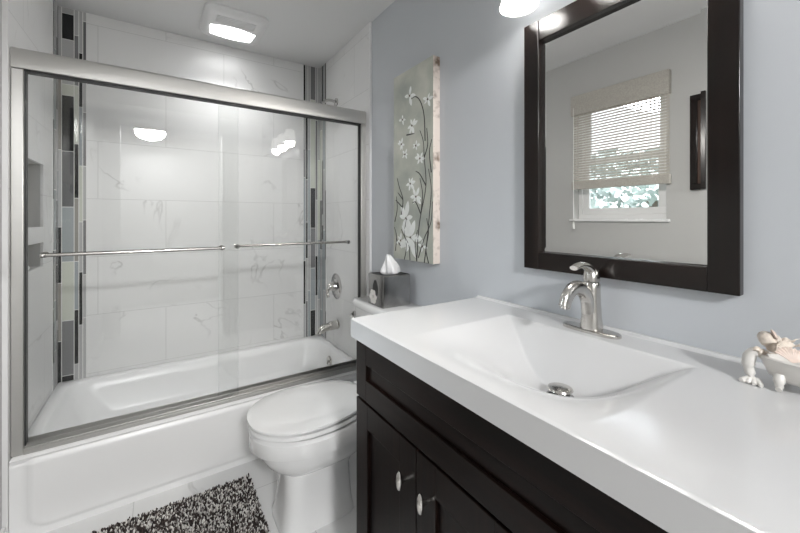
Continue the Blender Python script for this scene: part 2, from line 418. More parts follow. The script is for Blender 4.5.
# ------------------------------------------------------------ bathtub
tub = thing('bathtub', 'white alcove bathtub behind the sliding glass shower doors', 'bathtub', (-0.77, 2.3, 0))
tx0, tx1, ty0, ty1, zr = W+TX+0.001, -TX-0.001, 1.925, YB-TX-0.001, 0.315
bm = bmesh.new()
def ring(i0, i1, j0, j1, r, z): return rrect(i0, i1, j0, j1, r, z)
loft(bm, [
    ring(tx0, tx1, ty0+0.01, ty1, 0.004, 0.0), ring(tx0, tx1, ty0+0.01, ty1, 0.004, zr-0.02),
    ring(tx0, tx1, ty0+0.004, ty1, 0.006, zr-0.006), ring(tx0+0.004, tx1-0.004, ty0+0.012, ty1-0.004, 0.008, zr),
    ring(tx0+0.05, tx1-0.045, ty0+0.085, ty1-0.05, 0.10, zr), ring(tx0+0.056, tx1-0.05, ty0+0.092, ty1-0.056, 0.10, zr-0.006),
    ring(tx0+0.075, tx1-0.06, ty0+0.11, ty1-0.072, 0.11, zr-0.06), ring(tx0+0.13, tx1-0.075, ty0+0.125, ty1-0.09, 0.12, 0.14),
    ring(tx0+0.20, tx1-0.11, ty0+0.16, ty1-0.12, 0.12, 0.085), ring(tx0+0.30, tx1-0.18, ty0+0.22, ty1-0.18, 0.10, 0.07)])
obj('tub_shell', bm, M['acrylic'], tub, smooth=True, angle=60)
# apron: skirt with a shallow recessed panel with rounded corners
bm = bmesh.new(); nx, nz = 150, 40
grid = []
for i in range(nx+1):
    row = []
    for j in range(nz+1):
        x = tx0+(tx1-tx0)*i/nx; z = (zr-0.012)*j/nz
        # signed distance to the panel (rounded rectangle, open towards the top)
        cx, cz, hx, hz, r = (-1.475-0.06)/2, 0.36, (1.475-0.06)/2, 0.325, 0.06
        qx, qz = abs(x-cx)-hx+r, abs(z-cz)-hz+r
        d = math.hypot(max(qx, 0), max(qz, 0))+min(max(qx, qz), 0)-r
        y = ty0-0.001+0.008*sstep(-0.006, 0.008, d)
        y += 0.010*sstep(0.285, 0.303, z)
        row.append(bm.verts.new((x, y, z)))
    grid.append(row)
for i in range(nx):
    for j in range(nz):
        bm.faces.new((grid[i][j], grid[i+1][j], grid[i+1][j+1], grid[i][j+1]))
ap = obj('apron', bm, M['acrylic'], tub, smooth=True, angle=80)
bm = bmesh.new(); lathe(bm, [(0.0, -0.012), (0.034, -0.012), (0.036, -0.006), (0.036, 0.0)], (-0.074, 2.36, 0.232), 'x')
lathe(bm, [(0.006, -0.024), (0.007, -0.010)], (-0.074, 2.36, 0.232), 'x', 12)
tube(bm, [(-0.094, 2.36, 0.235), (-0.100, 2.35, 0.218)], [0.004, 0.005], 8)
obj('overflow_plate', bm, M['nickel'], tub, smooth=True)
bm = bmesh.new(); lathe(bm, [(0.0, 0.0), (0.035, 0.0), (0.035, 0.004), (0.0, 0.006)], (-0.33, 2.33, 0.071), 'z')
obj('tub_drain', bm, M['nickel'], tub, smooth=True)

# ------------------------------------------------------------ shower door
sd = thing('sliding_shower_door', 'framed sliding glass shower door with brushed nickel header on the bathtub rim', 'shower door', (-0.77, 1.97, zr))
jx0, jx1 = W+TX+0.001, -TX-0.001
bm = bmesh.new()   # header with rounded front
hp = [(1.944, 1.792), (1.944, 1.862), (1.950, 1.870), (1.996, 1.870), (2.000, 1.862), (2.000, 1.792), (1.990, 1.792), (1.990, 1.80), (1.954, 1.80), (1.954, 1.792)]
loft(bm, [[(x, y, z) for y, z in hp] for x in (jx0, jx1)])
obj('header_rail', bm, M['frame_nickel'], sd, bevel=0.002)
obj('header_seal', BX(jx0+0.032, jx1-0.03, 1.9525, 1.992, 1.786, 1.7999), M['dark_gap'], sd)
for a, b in ((jx0, jx0+0.036), (jx1-0.032, jx1)):
    j = obj('jamb', BX(a, b, 1.948, 1.998, zr+0.002, 1.7915), M['frame_nickel'], sd, bevel=0.003)
    inn = (b, b+0.003) if a == jx0 else (a-0.003, a)
    obj('jamb_seal', BX(inn[0], inn[1], 1.958, 1.990, zr+0.03, 1.786), M['dark_gap'], j)
bm = bmesh.new()
box(bm, jx0+0.036, jx1-0.032, 1.945, 2.004, zr+0.0015, zr+0.016)
box(bm, jx0+0.036, jx1-0.032, 1.945, 1.950, zr+0.016, zr+0.026)
box(bm, jx0+0.036, jx1-0.032, 1.972, 1.975, zr+0.016, zr+0.034)
box(bm, jx0+0.036, jx1-0.032, 1.998, 2.003, zr+0.016, zr+0.042)
obj('bottom_track', bm, M['frame_nickel'], sd, bevel=0.0015)
def panel(x0, x1, y, bar0, bar1, by, side):
    bm = bmesh.new(); box(bm, x0, x1, y-0.003, y+0.003, zr+0.019, 1.80)
    bm.faces.ensure_lookup_table()
    for f in bm.faces:
        n = f.calc_center_median()
        f.material_index = 1 if (abs(n.x-x0) < 1e-4 or abs(n.x-x1) < 1e-4) else 0
    g = obj('glass_panel', bm, [M['glass'], M['glass_edge']], sd)
    bm = bmesh.new(); zb = 1.078
    tube(bm, [(bar0, by, zb), (bar1, by, zb)], 0.0075, 14)
    for bx_, s in ((bar0, 1), (bar1, -1)):
        lathe(bm, [(0.004, -0.004), (0.0095, -0.003), (0.0105, 0.002), (0.0095, 0.012), (0.0076, 0.014)] if s > 0 else [(0.0076, -0.014), (0.0095, -0.012), (0.0105, -0.002), (0.0095, 0.003), (0.004, 0.004)], (bx_, by, zb), 'x', 16)
        px = bx_+s*0.006
        tube(bm, [(px, by, zb), (px, y-side*0.0032, zb)] if side > 0 else [(px, by, zb), (px, y+0.0032, zb)], 0.006, 12)
        lathe(bm, [(0.012, -0.0032-0.004), (0.012, -0.0032)] if side > 0 else [(0.012, 0.0032), (0.012, 0.0072)], (px, y, zb), 'y', 16)
    obj('towel_bar', bm, M['nickel'], g, smooth=True)
panel(jx0+0.030, -0.730, 1.9625, -1.438, -0.800, 1.925, 1)
panel(-0.815, jx1-0.030, 1.984, -0.735, -0.105, 2.022, -1)

# ------------------------------------------------------------ shower fittings
v = thing('shower_valve', 'round brushed nickel shower valve on the marble tile above the tub spout', 'shower valve', (-TX, 2.394, 0.74))
bm = bmesh.new(); lathe(bm, [(0.0, 0.0), (0.088, 0.0), (0.090, -0.003), (0.078, -0.009), (0.060, -0.010), (0.055, -0.016), (0.038, -0.018), (0.034, -0.03), (0.030, -0.031)], (-TX, 2.394, 0.74), 'x', 40)
obj('escutcheon', bm, M['chrome'], v, smooth=True, angle=30)
bm = bmesh.new(); lathe(bm, [(0.026, -0.028), (0.026, -0.05), (0.020, -0.062), (0.0, -0.066)], (-TX, 2.394, 0.74), 'x', 24)
tube(bm, spline([(-0.062, 2.394, 0.735), (-0.078, 2.385, 0.725), (-0.088, 2.372, 0.700), (-0.086, 2.366, 0.672)], 5), [0.011]*8+[0.010]*8, 10)
obj('lever_handle', bm, M['nickel'], v, smooth=True)
bm = bmesh.new(); lathe(bm, [(0.032, 0.0), (0.034, -0.006), (0.026, -0.010)], (-TX, 2.37, 0.475), 'x', 24)
tube(bm, spline([(-0.016, 2.37, 0.475), (-0.06, 2.37, 0.472), (-0.115, 2.37, 0.462), (-0.150, 2.37, 0.442), (-0.158, 2.37, 0.424)], 6), [(0.028, 0.031)]*8+[(0.026, 0.026)]*9+[(0.023, 0.017)]*8, 16)
tube(bm, [(-0.13, 2.37, 0.47), (-0.13, 2.37, 0.492)], [0.004, 0.006], 10)
tag(obj('tub_spout', bm, M['nickel'], smooth=True), 'brushed nickel tub spout low on the marble end wall of the tub', 'faucet')
s = thing('fixed_shower', 'chrome shower head on a bent arm just above the header rail', 'shower', (-TX, 2.394, 2.04))
bm = bmesh.new(); lathe(bm, [(0.0, 0.0), (0.030, 0.0), (0.028, -0.006), (0.012, -0.012)], (-TX, 2.394, 2.045), 'x', 24)
arm = spline([(-0.016, 2.394, 2.045), (-0.05, 2.394, 2.052), (-0.085, 2.394, 2.046), (-0.112, 2.394, 2.022)], 6)
tube(bm, arm, 0.0095, 12); obj('shower_arm', bm, M['chrome'], s, smooth=True)
bm = bmesh.new()
ax = Vector((-0.6, 0, -0.8)).normalized(); p0 = Vector((-0.112, 2.394, 2.022))
tube(bm, [p0+ax*t for t in (-0.004, 0.012, 0.013, 0.030, 0.055, 0.062, 0.064)], [0.012, 0.014, 0.011, 0.018, 0.034, 0.035, 0.030], 24)
obj('spray_head', bm, M['chrome'], s, smooth=True)
# bar of soap in the lower niche
bm = BX(W-0.050, W+0.004, 2.15, 2.235, 0.9908, 1.014)
tag(obj('soap_bar', bm, M['soap'], bevel=0.008, segs=4), 'white bar of soap in the lower niche of the left shower wall', 'soap')
# ------------------------------------------------------------ ceiling fan light
f = thing('ceiling_fan_light', 'white rounded square exhaust fan light on the ceiling above the bathtub', 'ceiling light', (-0.685, 2.385, H))
bm = bmesh.new(); cx0, cx1, cy0, cy1 = -0.855, -0.515, 2.195, 2.575
loft(bm, [rrect(cx0, cx1, cy0, cy1, 0.05, H-0.0005), rrect(cx0, cx1, cy0, cy1, 0.05, H-0.012), rrect(cx0+0.02, cx1-0.02, cy0+0.02, cy1-0.02, 0.04, H-0.028), rrect(cx0+0.04, cx1-0.04, cy0+0.045, cy1-0.045, 0.03, H-0.030)])
obj('grille_cover', bm, M['plastic'], f, smooth=True, angle=35)
bm = bmesh.new(); nx, ny = 24, 10; g = []      # curved lens, its two long edges arched
for i in range(nx+1):
    u = -1+2*i/nx; row = []
    for j in range(ny+1):
        t = j/ny
        x = (cx0+cx1)/2+u*(0.125-0.008*t)
        y0_, y1_ = 2.395-0.03*(u*u-1)*-1, 2.50+0.022*(1-u*u)
        y = y0_*(1-t)+y1_*t
        z = H-0.031-0.010*(1-u*u)*math.sin(PI*t)
        row.append(bm.verts.new((x, y, z)))
    g.append(row)
for i in range(nx):
    for j in range(ny): bm.faces.new((g[i][j], g[i+1][j], g[i+1][j+1], g[i][j+1]))
bmesh.ops.solidify(bm, geom=bm.faces[:], thickness=0.003)
obj('lamp_lens', bm, M['lens'], f, smooth=True)
fl = bpy.data.lights.new('fan_lamp', 'AREA'); fl.shape = 'RECTANGLE'; fl.size = 0.22; fl.size_y = 0.08; fl.energy = FAN_W; fl.spread = math.radians(125)
fo = bpy.data.objects.new('fan_lamp', fl); C.objects.link(fo); fo.parent = f; fo.location = (0, 0.0, -0.055)
bm = bmesh.new()
for k in range(5): box(bm, cx0+0.065, cx1-0.065, 2.262+k*0.018, 2.272+k*0.018, H-0.034, H-0.0295)
obj('vent_slats', bm, M['plastic'], f, bevel=0.001)

# ------------------------------------------------------------ toilet
TY = 1.475
t = thing('toilet', 'white two piece toilet with closed lid between the tub and the vanity', 'toilet', (-0.35, TY, 0))
def egg(xf, xb, hw, z, n=48, e=2.0, cxf=0.45):
    """egg outline: xf front tip, xb back, hw half width"""
    xc = xf+(xb-xf)*cxf; pts = []
    for k in range(n):
        a = 2*PI*k/n; c_, s_ = math.cos(a), math.sin(a)
        cc = math.copysign(abs(c_)**(2/e), c_); ss = math.copysign(abs(s_)**(2/e), s_)
        pts.append((xc+cc*((xb-xc) if c_ > 0 else (xc-xf)), TY+ss*hw, z))
    return pts
bm = bmesh.new()
loft(bm, [egg(-0.672, -0.36, 0.112, 0.0, e=5), egg(-0.672, -0.36, 0.110, 0.02, e=5), egg(-0.660, -0.37, 0.101, 0.05, e=5), egg(-0.652, -0.375, 0.097, 0.12, e=4.6), egg(-0.650, -0.375, 0.096, 0.19, e=4.0),
          egg(-0.655, -0.35, 0.100, 0.222, e=3.2), egg(-0.682, -0.30, 0.126, 0.240, e=2.5), egg(-0.712, -0.26, 0.149, 0.262, e=2.3), egg(-0.732, -0.24, 0.163, 0.295, e=2.2), egg(-0.741, -0.23, 0.168, 0.328, e=2.1),
          egg(-0.766, -0.23, 0.185, 0.333, e=2.1), egg(-0.769, -0.23, 0.186, 0.337, e=2.1), egg(-0.769, -0.23, 0.186, 0.388, e=2.1), egg(-0.758, -0.235, 0.177, 0.399, e=2.1)])
loft(bm, [rrect(-0.40, -0.10, TY-0.095, TY+0.095, 0.04, 0.0), rrect(-0.40, -0.11, TY-0.090, TY+0.090, 0.04, 0.03), rrect(-0.40, -0.12, TY-0.062, TY+0.062, 0.03, 0.07), rrect(-0.40, -0.12, TY-0.062, TY+0.062, 0.03, 0.17), rrect(-0.42, -0.10, TY-0.085, TY+0.085, 0.04, 0.25), rrect(-0.42, -0.06, TY-0.10, TY+0.10, 0.04, 0.30)])
box(bm, -0.29, -0.03, TY-0.115, TY+0.115, 0.24, 0.402)
obj('bowl', bm, M['porcelain'], t, smooth=True, angle=38)
bm = bmesh.new()
loft(bm, [egg(-0.740, -0.285, 0.150, 0.4000, e=2.15), egg(-0.740, -0.285, 0.150, 0.4075, e=2.15), egg(-0.772, -0.272, 0.184, 0.4100, e=2.15), egg(-0.772, -0.272, 0.184, 0.4195, e=2.15), egg(-0.768, -0.276, 0.181, 0.4235, e=2.15)])
obj('seat', bm, M['porcelain'], t, smooth=True, angle=50)
bm = bmesh.new()
loft(bm, [egg(-0.725, -0.29, 0.135, 0.4215, e=2.15), egg(-0.725, -0.29, 0.135, 0.4320, e=2.15), egg(-0.766, -0.282, 0.180, 0.4325, e=2.15), egg(-0.777, -0.280, 0.188, 0.4365, e=2.15), egg(-0.777, -0.280, 0.188, 0.444, e=2.15), egg(-0.766, -0.285, 0.178, 0.4495, e=2.15), egg(-0.71, -0.32, 0.14, 0.4535, e=2.1), egg(-0.62, -0.38, 0.07, 0.4545)])
for sy in (-1, 1): box(bm, -0.285, -0.262, TY+sy*0.075-0.02, TY+sy*0.075+0.02, 0.4225, 0.440)
obj('lid', bm, M['porcelain'], t, smooth=True, angle=40)
bm = bmesh.new()
def tk(x0, x1, y0, y1, r, z): return rrect(x0, x1, y0, y1, r, z, 6)
ty_0, ty_1 = TY-0.225, TY+0.255
loft(bm, [tk(-0.185, -0.02, ty_0+0.05, ty_1-0.05, 0.03, 0.4025), tk(-0.20, -0.015, ty_0+0.03, ty_1-0.025, 0.035, 0.43), tk(-0.208, -0.015, ty_0+0.012, ty_1-0.012, 0.04, 0.50), tk(-0.212, -0.012, ty_0+0.005, ty_1-0.004, 0.04, 0.765)])
obj('tank', bm, M['porcelain'], t, smooth=True, angle=50)
bm = bmesh.new()
loft(bm, [tk(-0.220, -0.008, ty_0-0.004, ty_1+0.004, 0.045, 0.766), tk(-0.224, -0.006, ty_0-0.008, ty_1+0.008, 0.048, 0.772), tk(-0.224, -0.006, ty_0-0.008, ty_1+0.008, 0.048, 0.792), tk(-0.216, -0.010, ty_0, ty_1, 0.044, 0.8)])
obj('tank_lid', bm, M['porcelain'], t, smooth=True, angle=50)
bm = bmesh.new(); lathe(bm, [(0.013, 0.0), (0.013, -0.012), (0.008, -0.014)], (-0.212, TY+0.222, 0.728), 'x', 16)
tube(bm, [(-0.228, TY+0.222, 0.728), (-0.240, TY+0.212, 0.725), (-0.244, TY+0.165, 0.716)], [0.006, 0.007, 0.008], 10)
obj('flush_lever', bm, M['chrome'], t, smooth=True)
bm = bmesh.new(); tube(bm, spline([(-0.10, TY+0.19, 0.42), (-0.10, TY+0.195, 0.33), (-0.08, TY+0.20, 0.22), (-0.04, TY+0.20, 0.17), (-0.0015, TY+0.20, 0.16)], 6), 0.006, 8)
lathe(bm, [(0.025, 0.0), (0.022, -0.01), (0.012, -0.014), (0.012, -0.04)], (-0.0015, TY+0.20, 0.16), 'x', 16)
obj('supply_line', bm, M['chrome'], t, smooth=True)

# ------------------------------------------------------------ tissue box and tissue
b = thing('tissue_box_cover', 'smoky grey metallic square tissue box cover on the toilet tank', 'tissue box', (-0.11, 1.515, 0.80))
bx0, bx1, by0, by1, bz0, bz1 = -0.194, -0.036, 1.443, 1.592, 0.8008, 0.950
bm = bmesh.new()
o_ = rrect(bx0, bx1, by0, by1, 0.008, bz0, 4)
def hole(z): 
    return [(-0.112+0.048*math.cos(2*PI*(k+0.5)/20), 1.517+0.036*math.sin(2*PI*(k+0.5)/20), z) for k in range(20)]
loft(bm, [rrect(bx0, bx1, by0, by1, 0.008, z, 4) for z in (bz0, bz1-0.004)]+[rrect(bx0+0.004, bx1-0.004, by0+0.004, by1-0.004, 0.006, bz1, 4)]+[hole(bz1), hole(bz1-0.012)])
bm.faces.ensure_lookup_table()
for f_ in bm.faces:
    if f_.calc_center_median().z > bz1-0.001: f_.material_index = 1
obj('box_shell', bm, [M['box_metal'], M['black']], b, smooth=True, angle=40)
bm = bmesh.new()
loft(bm, [[(x_, 1.515+0.062*u, 0.882+0.036*v_) for u, v_ in [(math.cos(a)*(0.28+0.10*math.cos(2*a)), math.sin(a)*1.25) for a in [2*PI*k/24 for k in range(24)]]] for x_ in (bx0+0.001, bx0-0.0015)])
obj('side_slot', bm, M['black'], b)
bm = bmesh.new()
for k in range(6):
    a = k*PI/3
    loft(bm, [[(x_, 1.535+0.019*math.cos(a)+0.013*math.cos(q), 0.842+0.022*math.sin(a)+0.014*math.sin(q)) for q in [2*PI*i/12 for i in range(12)]] for x_ in (bx0+0.001, bx0-0.004+0.0003*k)])
obj('rosette', bm, M['ceramic'], b)
# tissue: crumpled cone of folded sheet
bm = bmesh.new(); rows = []; rr = random.Random(5)
for i in range(15):
    tt = i/14; row = []
    for k in range(28):
        a = 2*PI*k/28
        rad = (0.040+0.012*math.sin(tt*PI))*(1-0.82*tt)+0.004
        rad *= min(1.0, 0.55+tt*3)
        rad *= 1+0.28*math.sin(3*a+tt*2)+0.16*math.sin(7*a+1)
        row.append((-0.100-0.012*tt+rad*1.0*math.cos(a)+rr.uniform(-1, 1)*0.0012, 1.517+0.015*tt*tt+rad*0.75*math.sin(a)+rr.uniform(-1, 1)*0.0012, 0.9395+0.098*tt+0.006*math.sin(2*a)*tt))
    rows.append(row)
loft(bm, rows)
tag(obj('tissue', bm, M['tissue'], smooth=True, angle=180), 'crumpled white tissue standing up out of the grey tissue box cover', 'tissue')

# ------------------------------------------------------------ canvas art
a_ = thing('canvas_art', 'tall narrow canvas of pale blossoms on dark branches hung above the toilet', 'wall art', (-0.02, 1.43, 1.0))
ay0, ay1, az0, az1, axf = 1.266, 1.592, 1.016, 1.95, -0.040
mc, tr, p = new_mat('painted canvas')
tc = N(tr, 'ShaderNodeTexCoord'); n1 = N(tr, 'ShaderNodeTexNoise'); n1.inputs['Scale'].default_value = 6; n1.inputs['Detail'].default_value = 6
tr.links.new(tc.outputs['Object'], n1.inputs['Vector'])
r = N(tr, 'ShaderNodeValToRGB'); e = r.color_ramp.elements
e[0].position = 0.3; e[0].color = (0.34, 0.36, 0.33, 1); e[1].position = 0.72; e[1].color = (0.62, 0.61, 0.54, 1)
el = e.new(0.5); el.color = (0.46, 0.48, 0.42, 1)
tr.links.new(n1.outputs['Fac'], r.inputs[0]); tr.links.new(r.outputs[0], p.inputs['Base Color']); p.inputs['Roughness'].default_value = 0.45
ms, tr, p = new_mat('painted canvas edge')
tc = N(tr, 'ShaderNodeTexCoord'); n1 = N(tr, 'ShaderNodeTexNoise'); n1.inputs['Scale'].default_value = 22; n1.inputs['Detail'].default_value = 5
tr.links.new(tc.outputs['Object'], n1.inputs['Vector'])
r = N(tr, 'ShaderNodeValToRGB'); e = r.color_ramp.elements
e[0].position = 0.30; e[0].color = (0.20, 0.14, 0.10, 1); e[1].position = 0.52; e[1].color = (0.74, 0.66, 0.60, 1)
tr.links.new(n1.outputs['Fac'], r.inputs[0]); tr.links.new(r.outputs[0], p.inputs['Base Color'])
bm = BX(axf, -0.0006, ay0, ay1, az0, az1); bm.faces.ensure_lookup_table()
for f_ in bm.faces:
    if abs(f_.calc_center_median().y-ay0) < 1e-4: f_.material_index = 1
obj('canvas', bm, [mc, ms], a_)
# painting positions in (s, t): s 0 left (far) .. 1 right (near); t 0 bottom .. 1 top
def AP(s_, t_, x=axf): return (x, ay1+(ay0-ay1)*s_, az0+(az1-az0)*t_)
branches = [
 [(0.62, 0.0), (0.66, 0.14), (0.72, 0.24), (0.84, 0.38), (0.80, 0.52), (0.78, 0.60), (0.70, 0.66)],
 [(0.84, 0.38), (0.70, 0.44), (0.60, 0.46)], [(0.72, 0.24), (0.60, 0.30), (0.52, 0.30)],
 [(0.80, 0.0), (0.86, 0.10), (0.92, 0.24), (0.96, 0.36), (0.90, 0.46)], [(0.66, 0.02), (0.80, 0.12), (0.95, 0.20), (0.99, 0.30)],
 [(0.45, 0.0), (0.42, 0.08), (0.28, 0.13), (0.22, 0.16)], [(0.05, 0.04), (0.08, 0.12), (0.02, 0.17)], [(0.2, 0.07), (0.1, 0.10), (0.06, 0.14)],
 [(0.22, 0.24), (0.26, 0.32), (0.16, 0.39), (0.10, 0.44)], [(0.26, 0.32), (0.12, 0.36)], [(0.24, 0.28), (0.06, 0.32)],
 [(0.82, 0.60), (0.80, 0.72), (0.72, 0.80), (0.60, 0.84), (0.48, 0.84)], [(0.36, 0.66), (0.56, 0.655)],
 [(0.62, 0.0), (0.58, 0.09), (0.64, 0.16)], [(0.96, 0.44), (0.92, 0.54), (0.97, 0.60)], [(0.30, 0.0), (0.36, 0.07), (0.30, 0.14), (0.36, 0.22)], [(0.90, 0.0), (0.84, 0.07), (0.90, 0.15), (0.86, 0.22)],
 [(0.72, 0.24), (0.76, 0.34), (0.70, 0.42)], [(0.80, 0.52), (0.88, 0.58), (0.86, 0.66)], [(0.03, 0.2), (0.10, 0.27), (0.08, 0.34)],
]
for grp, nm, col in ((branches, 'painted_branches', (0.03, 0.027, 0.027, 1)),):
    bm = bmesh.new()
    for q, pl in enumerate(branches):
        pts = spline([AP(a, b_, axf+0.0002) for a, b_ in pl], 6); n_ = len(pts)
        ra = [(0.0042*(1-0.5*i/n_), 0.0012) for i in range(n_)]
        # ribbon lying on the canvas
        L, R_ = [], []
        for i, p_ in enumerate(pts):
            d = (pts[min(i+1, n_-1)]-pts[max(i-1, 0)]).normalized(); s_ = d.cross(Vector((1, 0, 0))).normalized()
            wv = ra[i][0]
            L.append([p_+s_*wv, p_-s_*wv, p_-s_*wv*0.4+Vector((-0.0014, 0, 0)), p_+s_*wv*0.4+Vector((-0.0014, 0, 0))])
        loft(bm, L)
    obj(nm, bm, plain('dark branch paint', col, 0.5), a_)
def petal(bm, c, ang, ln, wd, x=axf-0.0006):
    # pointed oval with a raised middle
    n_ = 8; out = []
    for k in range(n_+1):
        u = k/n_; h = math.sin(PI*u)**0.8*wd
        out.append((u*ln, h))
    path = out+[(u_, -h_) for u_, h_ in reversed(out[1:-1])]
    cs, sn = math.cos(ang), math.sin(ang)
    base = [bm.verts.new((axf+0.0002, c[0]-(u_*cs-h_*sn), c[1]+(u_*sn+h_*cs))) for u_, h_ in path]
    m_ = bm.verts.new((x-0.0012, c[0]-ln*0.5*cs, c[1]+ln*0.5*sn))
    for i in range(len(base)): bm.faces.new((base[i], base[(i+1) % len(base)], m_))
r2 = random.Random(11); mpet = plain('pale petal paint', (0.82, 0.84, 0.82, 1), 0.4, var=0.08, vscale=30); mcen = plain('dark seed paint', (0.10, 0.075, 0.06, 1), 0.5)
flowers = [(0.46, 0.12, 0.095, 7), (0.34, 0.22, 0.075, 6), (0.60, 0.33, 0.045, 6), (0.46, 0.40, 0.04, 6), (0.22, 0.62, 0.035, 6), (0.50, 0.70, 0.045, 6), (0.44, 0.86, 0.05, 4),
           (0.70, 0.52, 0.036, 6), (0.32, 0.56, 0.03, 5), (0.88, 0.80, 0.035, 5), (0.20, 0.10, 0.04, 5), (0.76, 0.08, 0.034, 4), (0.60, 0.59, 0.03, 5), (0.25, 0.75, 0.03, 4)]
for s_, t_, L_, n_ in flowers:
    c = (AP(s_, t_)[1], AP(s_, t_)[2]); bm = bmesh.new(); bmc = bmesh.new()
    for k in range(n_):
        ang = 2*PI*k/n_+r2.uniform(-.3, .3); ln = L_*r2.uniform(0.7, 1.1)
        yy = c[0]-ln*math.cos(ang)
        if yy < ay0+0.002 or yy > ay1-0.002: ln *= 0.4
        petal(bm, c, ang, ln*1.15, ln*0.24)
    lathe(bmc, [(0.0055, 0.0), (0.004, -0.0028)], (axf, c[0], c[1]), 'x', 8)
    pb = obj('painted_blossom', bm, mpet, a_); obj('blossom_centre', bmc, mcen, pb)

# ------------------------------------------------------------ vanity cabinet
VY0, VY1 = 0.065, 1.005
vc = thing('vanity_cabinet', 'espresso wood vanity cabinet under the white sink top', 'vanity cabinet', (-0.27, 0.535, 0))
bm = bmesh.new(); fx = -0.532
box(bm, fx, -0.002, VY0, VY0+0.018, 0.0, 0.853); box(bm, fx, -0.002, VY1-0.018, VY1, 0.0, 0.853)     # sides
box(bm, -0.014, -0.002, VY0+0.018, VY1-0.018, 0.10, 0.853)                                               # back
box(bm, fx, -0.014, VY0+0.018, VY1-0.018, 0.10, 0.118)                                                    # bottom
box(bm, fx+0.06, fx+0.075, VY0+0.018, VY1-0.018, 0.0, 0.10)                                               # toe kick
for a in ((VY0+0.018, VY1-0.018, 0.835, 0.853), (VY0+0.018, VY1-0.018, 0.665, 0.69), (VY0+0.018, VY0+0.03, 0.118, 0.835), (VY1-0.03, VY1-0.018, 0.118, 0.835)):
    box(bm, fx, fx+0.02, *a)
obj('carcass', bm, M['espresso_v'], vc, bevel=0.001)
def shaker(name, y0, y1, z0, z1, st, mat):
    bm = bmesh.new(); xf, xm, xb = -0.552, -0.543, fx-0.0008
    box(bm, xf, xb, y0, y0+st, z0, z1); box(bm, xf, xb, y1-st, y1, z0, z1)
    box(bm, xf, xb, y0+st, y1-st, z0, z0+st); box(bm, xf, xb, y0+st, y1-st, z1-st, z1)
    box(bm, xm, xb, y0+st, y1-st, z0+st, z1-st)
    return obj(name, bm, mat, vc, bevel=0.0012)
shaker('false_drawer_front', VY0+0.002, VY1-0.002, 0.682, 0.850, 0.061, M['espresso'])
dw = (VY1-VY0)/3
for k, ky in ((0, -1), (1, 1), (2, 1)):
    y1 = VY1-0.002-k*dw; y0 = VY1-(k+1)*dw+0.001
    d = shaker('cabinet_door', y0, y1, 0.105, 0.674, 0.070, M['espresso_v'])
    kyy = (y0+0.036) if ky < 0 else (y1-0.046)
    bm = bmesh.new()
    tube(bm, [(-0.5522, kyy, 0.585), (-0.564, kyy, 0.585), (-0.572, kyy, 0.585)], [0.0055, 0.005, 0.008], 14)
    # upright oval face
    rings = []
    for dx_, s_ in ((-0.568, 0.55), (-0.572, 0.95), (-0.576, 1.0), (-0.580, 0.8), (-0.582, 0.4)):
        rings.append([(dx_, kyy+0.0085*s_*math.cos(2*PI*i/24), 0.587+0.0235*s_*math.sin(2*PI*i/24)) for i in range(24)])
    loft(bm, rings)
    obj('knob', bm, M['nickel'], d, smooth=True)

# ------------------------------------------------------------ sink top with integral basin
ct = thing('sink_countertop', 'white one piece sink top with sweeping basin on the dark vanity', 'countertop', (-0.28, 0.535, 0.855))
cx0_, cx1_, cy0_, cy1_, zt, zbm = -0.562, -0.001, 0.048, 1.021, 0.910, 0.8545
SY = 0.535
def surf(x, y):
    u = (y-SY)
    # bowl sweep: arc across the width, gentle rise to the front
    g = max(0.0, 1-(abs(u)/0.250)**2)**1.5
    fr = sstep(-0.545, -0.235, x)
    s_ = 0.120*g*fr
    bk = max(0.0, (-0.120-x))*1.05
    k = 0.004                                          # soft minimum leaves the crease the photo shows
    h = max(0, min(1, 0.5+0.5*(bk-s_)/k)); dd = bk*(1-h)+s_*h-k*h*(1-h)
    dd = max(0, dd)
    # raised lip along the wall and soft front edge
    lip = 0.007*sstep(-0.020, -0.013, x)
    edge = 0.002*(1-sstep(-0.562, -0.556, x))
    return zt-dd+lip-edge
bm = bmesh.new()
xs = [cx0_+(cx1_-cx0_)*i/150 for i in range(151)]; ys = [cy0_+(cy1_-cy0_)*j/220 for j in range(221)]
g = [[bm.verts.new((x, y, surf(x, y))) for y in ys] for x in xs]
for i in range(150):
    for j in range(220): bm.faces.new((g[i][j], g[i+1][j], g[i+1][j+1], g[i][j+1]))
# skirt and underside
loop = [g[0][j] for j in range(221)]+[g[i][220] for i in range(1, 151)]+[g[150][j] for j in range(219, -1, -1)]+[g[i][0] for i in range(149, 0, -1)]
low = [bm.verts.new((v_.co.x, v_.co.y, zbm)) for v_ in loop]
n_ = len(loop)
for i in range(n_): bm.faces.new((loop[i], loop[(i+1) % n_], low[(i+1) % n_], low[i]))
obj('sink_slab', bm, M['counter'], ct, smooth=True, angle=50)
dxp, dyp = -0.262, 0.508; dz = surf(dxp, dyp)
bm = bmesh.new(); lathe(bm, [(0.0, 0.002), (0.026, 0.002), (0.027, 0.0045), (0.031, 0.0045), (0.0325, 0.001), (0.031, -0.004)], (dxp, dyp, dz), 'z', 36)
obj('drain_flange', bm, M['chrome'], ct, smooth=True)
bm = bmesh.new(); lathe(bm, [(0.0, 0.0), (0.0255, 0.0), (0.0255, 0.0006), (0.0, 0.0006)], (dxp, dyp, dz+0.0022), 'z', 36)
obj('drain_opening', bm, M['black'], ct, smooth=True)
bm = bmesh.new(); lathe(bm, [(0.008, 0.0), (0.008, 0.013), (0.026, 0.0145), (0.029, 0.017), (0.027, 0.0205), (0.016, 0.024), (0.0, 0.025)], (dxp, dyp, dz+0.003), 'z', 36)
obj('drain_stopper', bm, M['nickel'], ct, smooth=True)

